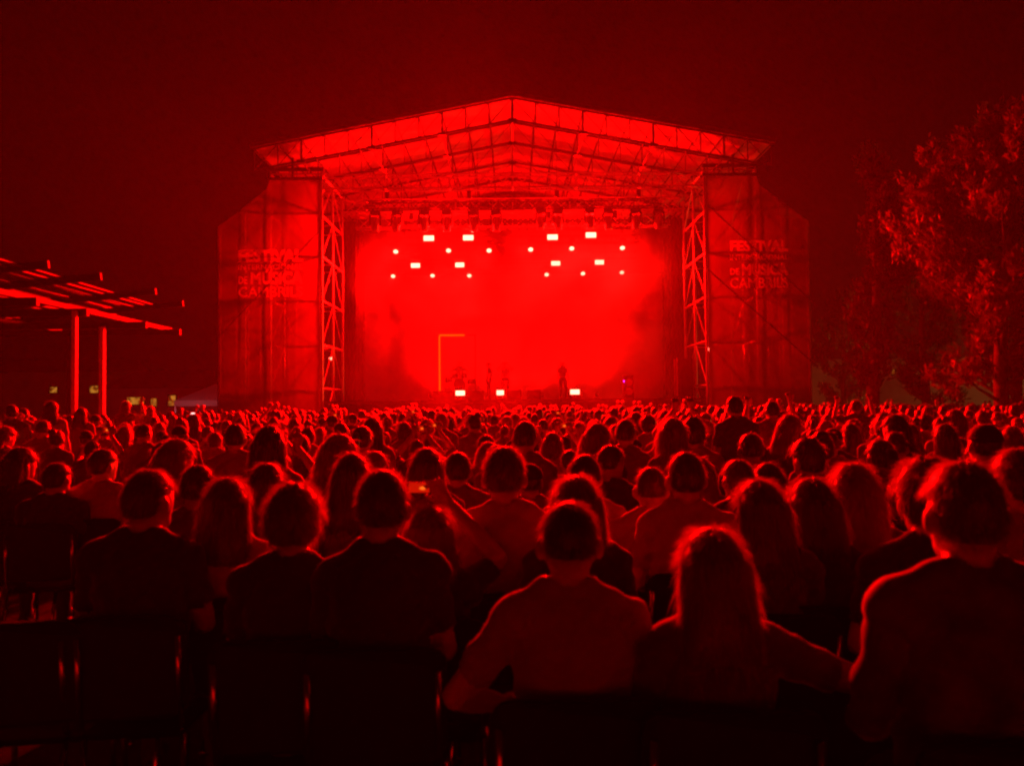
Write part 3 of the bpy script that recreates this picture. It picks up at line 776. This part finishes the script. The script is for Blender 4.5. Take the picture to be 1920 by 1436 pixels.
# standing people
SP = [
 (1378,742,7.6,0,'dark standing figure rising above the crowd right of centre, left of two',-4),
 (1448,752,8.6,2,'person standing right of centre with both arms raised',4),
 (1606,772,11.5,2,'person standing on the right with raised hands',8),
 (22,758,10.5,0,'person standing at far left under the pergola, nearest the edge',-30),
 (96,752,11.0,1,'woman standing left of the tall pergola post',-25),
 (152,772,12.0,1,'woman standing between the two tall pergola posts',-20),
 (45,768,12.2,0,'person standing at far left behind the other standing figure',-20),
 (236,752,16.0,3,'person standing right of the second pergola post with one arm raised',-10),
 (282,762,16.5,1,'woman standing before the yellow windows on the left',-10),
 (270,764,18.0,4,'person standing on the left with both hands at the face',-10),
]
for px,py,Y,k,label,rz in SP:
    p = at(px,py,Y); s = p.z/1.79; s = min(max(s,.9),1.08)
    put_person(stand[k][1], (p.x,p.y,0), R(-rz), s, label, 'people standing among the crowd'); occ.append((p.x,p.y))

PHONES = [(788,803,8.5,'orange phone screen in the crowd below the drummer, lower one','screen'),(812,797,9.5,'small phone beside another orange screen below the drummer','screen'),
     (773,772,15,'tiny orange phone near the stage edge, left of the drummer','screen'),(882,776,15,'tiny orange phone near the stage edge below the floor lamp','screen'),
     (1055,798,9,'orange phone screen right of centre in the crowd','screen'),(1044,774,14,'tiny phone above the orange one right of centre','screen'),
     (627,778,14,'tiny orange phone left of centre near the tower base','screen'),(362,777,13,'white phone light shining at the left in the crowd','flash'),(198,806,9,'orange phone beside the second pergola post','screen')]
for px,py,Y,l,m_ in PHONES:
    p = at(px,py,Y); s = min(max(p.z/1.49,.86),1.02)
    put_person(protos[10][1], (p.x,Y-.32*s,0), 0, s, 'person with both hands up holding the '+' '.join(l.split()[:8]), 'people filming in the crowd'); occ.append((p.x,Y-.32*s))
# rows of seated people
rows = []; Y = 4.9
while Y < 29.5:
    rows.append(Y); Y += .86+.004*(Y-4)
indiv = []; rest = []; seatlab = []
for r, Y in enumerate(rows):
    half = Y*.667*1.04+.3
    n = int(2*half/.57); line = []
    off = RS.uniform(-.25,.25)
    for i in range(n+1):
        x = -half+off+.57*i+RS.uniform(-.09,.09); y = Y+RS.uniform(-.16,.16)
        if RS.rand() < .09: continue
        if x < -3.0 and Y < 8.6: continue                      # the aisle with bare ground
        if x < -9.0+(-.05*Y) and 13 < Y < 29 : continue          # pergola posts
        if any((x-a)**2+(y-b)**2 < .20 for a,b in occ): continue
        line.append((x,y))
    for j,(x,y) in enumerate(line):
        (indiv if len(indiv) < 256 else rest).append((x,y,r,j,len(line)))
for (x,y,r,j,n) in indiv:
    k = RS.choice(len(protos), p=[.17,.13,.10,.10,.07,.09,.06,.07,.08,.06,.03,.04])
    s = RS.uniform(.88,1.09)
    hr, me = protos[k]
    arm = ' and raised arm' if k == 11 else (' and both hands up' if k == 10 else '')
    o = put_person(me, (x,y,0), math.atan2(x-X0,36-y)*-.8+RS.normal()*.28, (s*RS.uniform(.95,1.05),s,s),
        'person with %s%s, %s from left, %s crowd row' % (HW[hr], arm, ordinal(j+1), ordinal(r+3)), 'people seated in the crowd rows')
    if y < 8.2: CHAIRS.append((x,y,o.rotation_euler.z)); seatlab.append(o['label'])
# far rows: one mass
lows = []
for k in (0,1,3,5,8,10,11):
    hr, (bm_, hm_) = protos[k]
    o = bpy.data.objects.new('tmp', bm_); COL.objects.link(o)
    d = o.modifiers.new('d','DECIMATE'); d.ratio = .07 if k < 9 else .03
    dg = bpy.context.evaluated_depsgraph_get(); m2 = bpy.data.meshes.new_from_object(o.evaluated_get(dg)); bpy.data.objects.remove(o)
    m2.calc_loop_triangles()
    v = np.array([x.co for x in m2.vertices]); t = np.array([x.vertices for x in m2.loop_triangles]); mi = np.array([x.material_index for x in m2.loop_triangles])
    v2 = np.array([x.co for x in hm_.vertices]); hm_.calc_loop_triangles(); t2 = np.array([x.vertices for x in hm_.loop_triangles])
    t2 = t2[:1100]     # cap only, without loose strands
    keep = v[:,2] > .0
    lows.append((np.vstack([v,v2]), np.vstack([t,t2+len(v)]), np.concatenate([np.minimum(mi,3),np.full(len(t2),4)])))
VV=[];TT=[];MI=[];o_=0
for (x,y,r,j,n) in rest:
    k = RS.choice(len(lows), p=[.26,.2,.16,.14,.14,.05,.05]); v,t,mi = lows[k]; s = RS.uniform(.93,1.10)
    a = math.atan2(x-X0,36-y)*-.8+RS.uniform(-.3,.3); c,sn = math.cos(a),math.sin(a)
    w = v*s; w = np.stack([w[:,0]*c-w[:,1]*sn+x, w[:,0]*sn+w[:,1]*c+y, w[:,2]],1)
    VV.append(w); TT.append(t+o_); MI.append(mi); o_ += len(v)
me = bpy.data.meshes.new('far_crowd'); me.from_pydata(np.vstack(VV).tolist(), [], np.vstack(TT).tolist())
for m in (skin, shirt_mid, trous, shoes, hairm): me.materials.append(m)
me.polygons.foreach_set('material_index', np.concatenate(MI)); me.polygons.foreach_set('use_smooth',[True]*len(me.polygons)); me.update()
tag(link('far_crowd', me), 'dense mass of seated heads before the stage', 'crowd', kind='stuff')
print('crowd', len(indiv), len(rest), 'tris', sum(len(t) for t in TT))

# musicians
def performer(px, footpy, Y, k, rz, label, s=1., z=DECK, seat=False):
    p = at(px, footpy, Y)
    put_person((protos if seat else stand)[k][1], (p.x, Y, z), R(rz), (s*1.22,s*1.22,s*1.03), label, 'performers on the stage')
performer(917,745,33.9,0,100,'performer standing in profile left of the singer',.9)
performer(948,745,33.9,4,180,'performer at centre stage with both hands raised to the mouth',.9)
performer(1056,740,34.2,1,200,'performer standing alone at stage right of centre',.9)
p = at(862,735,37.75)
put_person(person_mesh(vox=.012, arms=DRUM, shirt=shirt_dark, hair='short', seed=71, strands=300, sw=.004), (p.x,37.75,RISER), R(180), (1.15,1.1,1.08), 'drummer seated inside the orange-lit frame', 'performers on the stage')

# ------------------------------------------------------------------ chairs
ch0 = None
def chair():
    t = empty('chair')
    b = MB(); nn = 8; vv = []
    for lay in (0,1):
        for i in range(nn+1):
            for j in range(nn+1):
                u,v = i/nn*2-1, j/nn*2-1
                vv.append((u*.215*(1-.06*v*v), v*.20, .445-.018*(1-u*u)*(1-v*v)-.022*lay))
    m_=(nn+1)**2; f=[]
    for lay in (0,1):
        for i in range(nn):
            for j in range(nn):
                q=[lay*m_+i*(nn+1)+j,lay*m_+(i+1)*(nn+1)+j,lay*m_+(i+1)*(nn+1)+j+1,lay*m_+i*(nn+1)+j+1]; f.append(tuple(q[::-1] if lay else q))
    b.add(vv,f); b.build('seat', plast, t, True)
    b = MB(); nn = 14; out = []
    W,H,rc = .225,.185,.07
    for kx,kz,a0 in ((1,1,0),(-1,1,90),(-1,-1,180),(1,-1,270)):
        for s in range(6):
            a = R(a0+s*18); out.append((kx*(W-rc)+rc*math.cos(a), kz*(H-rc)+rc*math.sin(a)))
    n=len(out); vv=[]
    for lay in (0,1):
        for (x,z) in out: vv.append((x,-.235-.12*(z+.1)*.6+.05*(x/W)**2*1.0+(-.024 if lay else 0), .685+z))
    b.add(vv,[tuple(range(n)),tuple(range(2*n-1,n-1,-1))]+[(i,n+i,n+(i+1)%n,(i+1)%n) for i in range(n)]); b.build('backrest', plast, t)
    for s in (-1,1):
        b = MB(); b.tube([(s*.2,.19,.43),(s*.215,.22,.02)], .0115, 8); b.ball((s*.215,.22,.013),.015,8,6); b.build('leg', chrome, t, True)
        b = MB(); b.tube([(s*.205,-.19,.43),(s*.225,-.27,.02)], .0115, 8); b.ball((s*.225,-.27,.013),.015,8,6); b.build('leg', chrome, t, True)
        b = MB(); b.tube([(s*.2,.18,.425),(s*.2,-.17,.425),(s*.2,-.205,.47),(s*.2,-.225,.62),(s*.2,-.245,.80)], .0115, 8); b.build('side_frame', chrome, t, True)
    return t
ch0 = chair()
def put_chair(x,y,rz,label,first=[True]):
    global ch0
    c = ch0 if first[0] else copy_tree(ch0); first[0] = False
    c.location = (x,y,0); c.rotation_euler = (0,0,rz); tag(c, label, 'chair', 'black chairs of the audience'); return c
p = at(62,1148,2.75); put_chair(-1.78,2.95,R(8),'empty black chair at the bottom left corner, rounded backrest')
p = at(1530,1190,2.3); put_chair(p.x,2.35,R(-4),'empty chair right of the front woman, under her outstretched arm')
for i,(x,y,rz) in enumerate(CHAIRS):
    if i < len(NP): lb = 'chair under the ' + NP[i][4]
    else: lb = 'black chair under the ' + seatlab[i-len(NP)]
    w_ = lb.split(); lb = ' '.join(w_[:15])
    put_chair(x,y,rz,lb)

# ------------------------------------------------------------------ phones
def phone(pos, rz, label, scale=1., m=screen, tiltx=0):
    t = tag(empty('phone', pos, rz), label, 'phone', 'phones held up in the crowd'); t.scale = (scale,)*3; t.rotation_euler = (tiltx,0,rz)
    b = MB(); b.box((0,0,0),(.155,.009,.075)); b.build('case', plast, t)
    b = MB(); b.box((0,-.0052,0),(.142,.002,.066)); b.build('screen', m, t)
    return t
# ------------------------------------------------------------------ left: pergola and far side
pg = tag(empty('pergola', (-9.5,16,0)), 'timber pergola with tall posts and slanted rafters left of the crowd', 'pergola')
def gp(b, name, m): return sp(b, name, m, pg)
for (x,y,z,w,m_) in ((-9.12,16.0,3.62,.09,white),(-9.93,18.6,3.55,.11,white),(-12.2,21.2,3.6,.14,wood),(-12.4,15.2,3.6,.14,wood)):
    b = MB(); b.box((x,y,z/2),(w,w,z)); gp(b,'post',m_)
for x,z in ((-9.25,3.72),(-12.3,3.74)):
    b = MB(); b.bar((x,12.0,z),(x-.2,21.2,z),.13,.10); gp(b,'edge_beam',wood)
for y in (14.4,16.1,18.7,20.6):
    b = MB(); b.bar((-8.9,y,3.60),(-14.2,y+.1,3.60),.10,.16); gp(b,'cross_beam',wood)
for i in range(5):
    y = 12.6+1.95*i+.3*math.sin(i*2.1)
    b = MB(); b.bar((-8.75-.2*math.sin(i*1.7),y,4.38),(-14.0,y-.15,3.86),.07,.15); gp(b,'rafter',wood)
for i in range(20):
    t_ = i/19; x = -9.35-4.6*t_+.08*math.sin(i*4.7); dz_ = .05*math.sin(i*2.9)
    b = MB(); b.bar((x,12.3+.5*math.sin(i*3.1),4.33-.40*t_+dz_),(x-.3+.1*math.sin(i*7.7),20.6+.6*math.sin(i*1.3),4.33-.40*t_+dz_),.16+.07*math.sin(i*5.3),.03); gp(b,'slat',wood)

# kiosks and tents beyond
def hut(name, x, y, w, d, h, label, wins):
    t = tag(empty(name, (x,y,0)), label, 'building')
    b = MB(); b.box((0,0,h/2),(w,d,h)); b.build('wall', plaster, t)
    b = MB(); v=[(-w/2-.3,-d/2-.3,h+.003),(w/2+.3,-d/2-.3,h+.003),(w/2+.3,d/2+.3,h+.003),(-w/2-.3,d/2+.3,h+.003),(-w/2*.7,0,h+1.1),(w/2*.7,0,h+1.1)]
    b.add(v,[(0,3,2,1),(0,1,5,4),(1,2,5),(2,3,4,5),(3,0,4)]); b.build('roof', darkg, t)
    for (wx,wz,ww,wh) in wins:
        f = MB(); f.box((wx,-d/2-.02,wz),(ww+.16,.05,wh+.16)); fo = f.build('window', darkg, t)
        f = MB(); f.box((wx,-d/2-.05,wz),(ww,.02,wh)); f.build('pane', glasw, fo)
hut('beach_kiosk', at(325,745,48).x, 48, 7, 3, 2.7, 'low kiosk with small yellow-lit windows left of the stage', [(-1.6,1.95,1.0,.42),(-.5,1.85,.32,.45),(.6,1.95,.42,.6),(2.6,2.0,.3,.3)])
hut('promenade_house', at(120,720,60).x, 60, 16, 6, 4.2, 'dim house far behind the pergola', [(4.0,2.9,.6,.5),(1.0,2.9,.5,.4)])
hut('seafront_house', at(1720,720,70).x, 72, 26, 8, 5.2, 'low house far behind the trees on the right', [(-6+.9*i+.35*math.sin(i*5.1),3.9+.22*math.sin(i*3),.12+.14*abs(math.sin(i*2.3)),.2+.2*abs(math.cos(i*1.9))) for i in range(8)]+[(3.0,3.9,.25,.4),(4.2,3.8,.14,.25)])
t = tag(empty('added_pale_house', (0,-24,0)), 'added pale house, unseen behind the camera, bouncing stage light onto the audience', 'building')  # added out of view to reflect stage light onto the audience's backs
b = MB(); b.box((0,-3,3.6),(40,6,7.2)); b.build('wall', mat('pale_plaster',(.55,.52,.48),.85,noise=.1,nscale=1), t)
b = MB(); b.box((0,-3,7.35),(40.8,6.8,.3)); b.build('roof', darkg, t)
for i in range(9):
    for z in (1.5,5.1):
        b = MB(); b.box((-17.6+4.4*i,.02,z),(1.3,.08,1.7)); w_ = b.build('window', darkg, t)
        b = MB(); b.box((-17.6+4.4*i,.07,z),(1.1,.03,1.5)); b.build('pane', dimlens, w_)
t = tag(empty('marquee_tent', (at(404,735,42).x,42,0)), 'small white marquee tent beside the left wing of the stage', 'tent')
b = MB(); hz=1.9; v=[(-1.6,-1.5,hz),(1.6,-1.5,hz),(1.6,1.5,hz),(-1.6,1.5,hz),(0,0,hz+.9)]
b.add(v,[(0,1,4),(1,2,4),(2,3,4),(3,0,4)]); b.add([(a[0],a[1],a[2]-.001) for a in v[:4]]+[(a[0],a[1],hz-.3) for a in v[:4]],[(0,4,5,1),(1,5,6,2),(2,6,7,3),(3,7,4,0)]); b.build('canopy', tentc, t)
for sx in (-1,1):
    for sy in (-1,1):
        b = MB(); b.tube([(sx*1.55,sy*1.45,0),(sx*1.55,sy*1.45,hz)], .03, 8); b.build('pole', alu, t)
lt = bpy.data.lights.new('tent_light','POINT'); lt.energy = 34; lt.color = (1,.2,.25); lt.shadow_soft_size=.1
lo = bpy.data.objects.new('tent_light', lt); COL.objects.link(lo); lo.parent = t; lo.location = (-.6,-3.6,1.5)
# street lamp at the right edge
p = at(1909,684,48)
t = tag(empty('street_lamp', (p.x,48,0)), 'warm street lamp glowing behind the tree at the right edge', 'street lamp')
b = MB(); b.tube([(0,0,0),(0,0,p.z-.1)], [.08,.05], 10); b.build('pole', steel, t)
b = MB(); b.tube([(0,0,p.z+.12),(0,0,p.z+.2)], [.3,.12], 14); b.build('hood', steel, t)
b = MB(); b.ball((0,0,p.z),.14,14,10); b.build('globe', mat('street_globe',(.8,.7,.5),.4,emit=(1,.5,.12),estr=14), t)
lt = bpy.data.lights.new('street_light','POINT'); lt.energy = 2200; lt.color = (1,.45,.1); lt.shadow_soft_size=.15
lo = bpy.data.objects.new('street_light', lt); COL.objects.link(lo); lo.parent = t; lo.location = (0,-.3,p.z)

# ------------------------------------------------------------------ trees
def tree(x, y, h, rad, base, label, seed, ntuft, lean=0, slim=False, per=46):
    rs = np.random.RandomState(seed)
    t = tag(empty('tree', (x,y,0)), label, 'tree', 'trees right of the stage')
    b = MB(); tr = [(lean*u*u*h*.3+.12*math.sin(u*5+seed), .1*math.cos(u*4), u*h*.93) for u in np.linspace(0,1,9)]
    b.tube(tr, [.02+.022*h*(1-u)**.8 for u in np.linspace(0,1,9)], 10)
    tips = []
    nb = 34
    for i in range(nb):
        u = base+(1-base)*(i+.5)/nb*.98; a = rs.uniform(0,2*math.pi)
        j = min(int(u*8),7); c0 = Vector(tr[j]).lerp(Vector(tr[j+1]), u*8-j)
        v = (u-base)/(1-base); prof = (math.sin(math.pi*min(1,(v*.86+.14)))**.8)*(1-.25*v)
        L = rad*prof*rs.uniform(.7,1.15); up = .55+.5*v
        if slim: up = 1.3
        d = Vector((math.cos(a),math.sin(a),up)).normalized()
        pts = [c0, c0+d*L*.5+Vector((0,0,-.04*L)), c0+d*L]
        b.tube(pts, [.05*(1-v)+.02,.03*(1-v)+.012,.008], 6)
        tips.append((c0,pts[1],pts[2],L))
    b.build('trunk', barkm, t, True)
    lv, lf = [], []
    for _ in range(ntuft):
        c0,c1,c2,L = tips[rs.randint(len(tips))]
        u = rs.uniform(.3,1.08); p = c0.lerp(c2,u)+Vector(rs.normal(size=3))*rad*.10
        ax = ((c2-c0).normalized()*.5+Vector((0,0,.8))+Vector(rs.normal(size=3))*.3).normalized(); TL = rs.uniform(.35,.8)
        for _k in range(per):
            q = p+ax*TL*rs.rand()+Vector(rs.normal(size=3))*.09
            d = (ax+Vector(rs.normal(size=3))*.55).normalized(); s = d.cross(Vector(rs.normal(size=3))).normalized()
            ll, ww = rs.uniform(.16,.32), rs.uniform(.035,.07)
            o = len(lv); lv += [q-s*ww*.2, q+d*ll*.5-s*ww, q+d*ll, q+d*ll*.5+s*ww]; lf.append((o,o+1,o+2,o+3))
    b = MB(); b.add(lv, lf); b.build('crown', leafm, t)
tree(15.4,24.0,10.4,3.9,.14,'large leafy tree at the right edge, brightly lit branches',3,430,.1)
tree(at(1640,700,28.5).x,28.5,11.2,1.6,.12,'slender tree nearest the right wing of the stage',5,150,0,True)
tree(at(1735,700,32).x,32.0,9.0,2.0,.1,'dim tree between the slender tree and the large one',8,180,0)
tree(at(1585,700,46).x,46.0,8.0,2.4,.1,'low dark tree just behind the right wing',9,200,0)
tree(at(1905,700,29).x,29.0,9.5,2.8,.2,'tree behind the large one at the right edge',12,260,0)

# ------------------------------------------------------------------ the phones
bpy.context.view_layer.update()
phone(near[17].matrix_world @ Vector((-.075,.262,1.425)), R(-4), 'glowing phone held up left of the tall pale-shirted man, largest screen', .62)
for px,py,Y,l,m_ in PHONES:
    p = at(px,py,Y); s = min(max(p.z/1.49,.86),1.02)
    phone((p.x,Y,1.49*s), 0, l, .8, flash if m_ == 'flash' else screen)

# ------------------------------------------------------------------ smoke on the stage and haze in the air
def volume(name, c, d, dens, aniso, col, noisy=False):
    m = bpy.data.materials.new(name); m.use_nodes = True; nt = m.node_tree; nt.nodes.clear()
    out = nt.nodes.new('ShaderNodeOutputMaterial'); v = nt.nodes.new('ShaderNodeVolumePrincipled')
    v.inputs['Color'].default_value = (*col,1); v.inputs['Density'].default_value = dens; v.inputs['Anisotropy'].default_value = aniso
    nt.links.new(v.outputs[0], out.inputs['Volume'])
    if noisy:
        tc = nt.nodes.new('ShaderNodeTexCoord'); no = nt.nodes.new('ShaderNodeTexNoise'); no.inputs['Scale'].default_value = .30; no.inputs['Detail'].default_value = 4
        no.inputs['Distortion'].default_value = .6
        nt.links.new(tc.outputs['Object'], no.inputs['Vector'])
        mr = nt.nodes.new('ShaderNodeMapRange'); mr.inputs['From Min'].default_value = .44; mr.inputs['From Max'].default_value = .60
        mr.inputs['To Min'].default_value = 0; mr.inputs['To Max'].default_value = dens
        nt.links.new(no.outputs['Fac'], mr.inputs['Value'])
        # thins out towards the sides and the roof
        sx = nt.nodes.new('ShaderNodeSeparateXYZ'); nt.links.new(tc.outputs['Object'], sx.inputs[0])
        prev = mr.outputs[0]
        for ax, h0, h1 in (('X',d[0]*.5,d[0]*.25),('Y',d[1]*.5,d[1]*.36),('Z',d[2]*.5,-d[2]*.15)):
            ab = nt.nodes.new('ShaderNodeMath'); ab.operation = 'ABSOLUTE'
            if ax == 'Z': ab.operation = 'MULTIPLY'; ab.inputs[1].default_value = 1
            nt.links.new(sx.outputs[ax], ab.inputs[0])
            fr = nt.nodes.new('ShaderNodeMapRange'); fr.interpolation_type = 'SMOOTHSTEP'
            fr.inputs['From Min'].default_value = h1; fr.inputs['From Max'].default_value = h0; fr.inputs['To Min'].default_value = 1; fr.inputs['To Max'].default_value = 0
            nt.links.new(ab.outputs[0], fr.inputs['Value'])
            mu = nt.nodes.new('ShaderNodeMath'); mu.operation = 'MULTIPLY'; nt.links.new(prev, mu.inputs[0]); nt.links.new(fr.outputs[0], mu.inputs[1]); prev = mu.outputs[0]
        nt.links.new(prev, v.inputs['Density'])
    b = MB(); b.box((0,0,0), d); o = b.build(name, m); o.location = c
    return o
sm = volume('stage_smoke', (X0,40.0,DECK+5.6), (20.4,9.0,11.1), .12, .2, (.95,.95,.95), True)
tag(sm, 'drifting smoke hanging over the stage', 'smoke', kind='stuff')
sm2 = volume('drifting_smoke', (X0-.5,29.6,2.5), (21,7.4,4.8), .007, .3, (.95,.95,.95), True)
tag(sm2, 'low smoke rolling off the stage edge over the far rows', 'smoke', kind='stuff')
hz = volume('haze', (0,110,7.5), (420,330,17.0), .0009, .3, (.9,.9,.9))
tag(hz, 'thin red-lit haze in the night air', 'haze', kind='stuff')
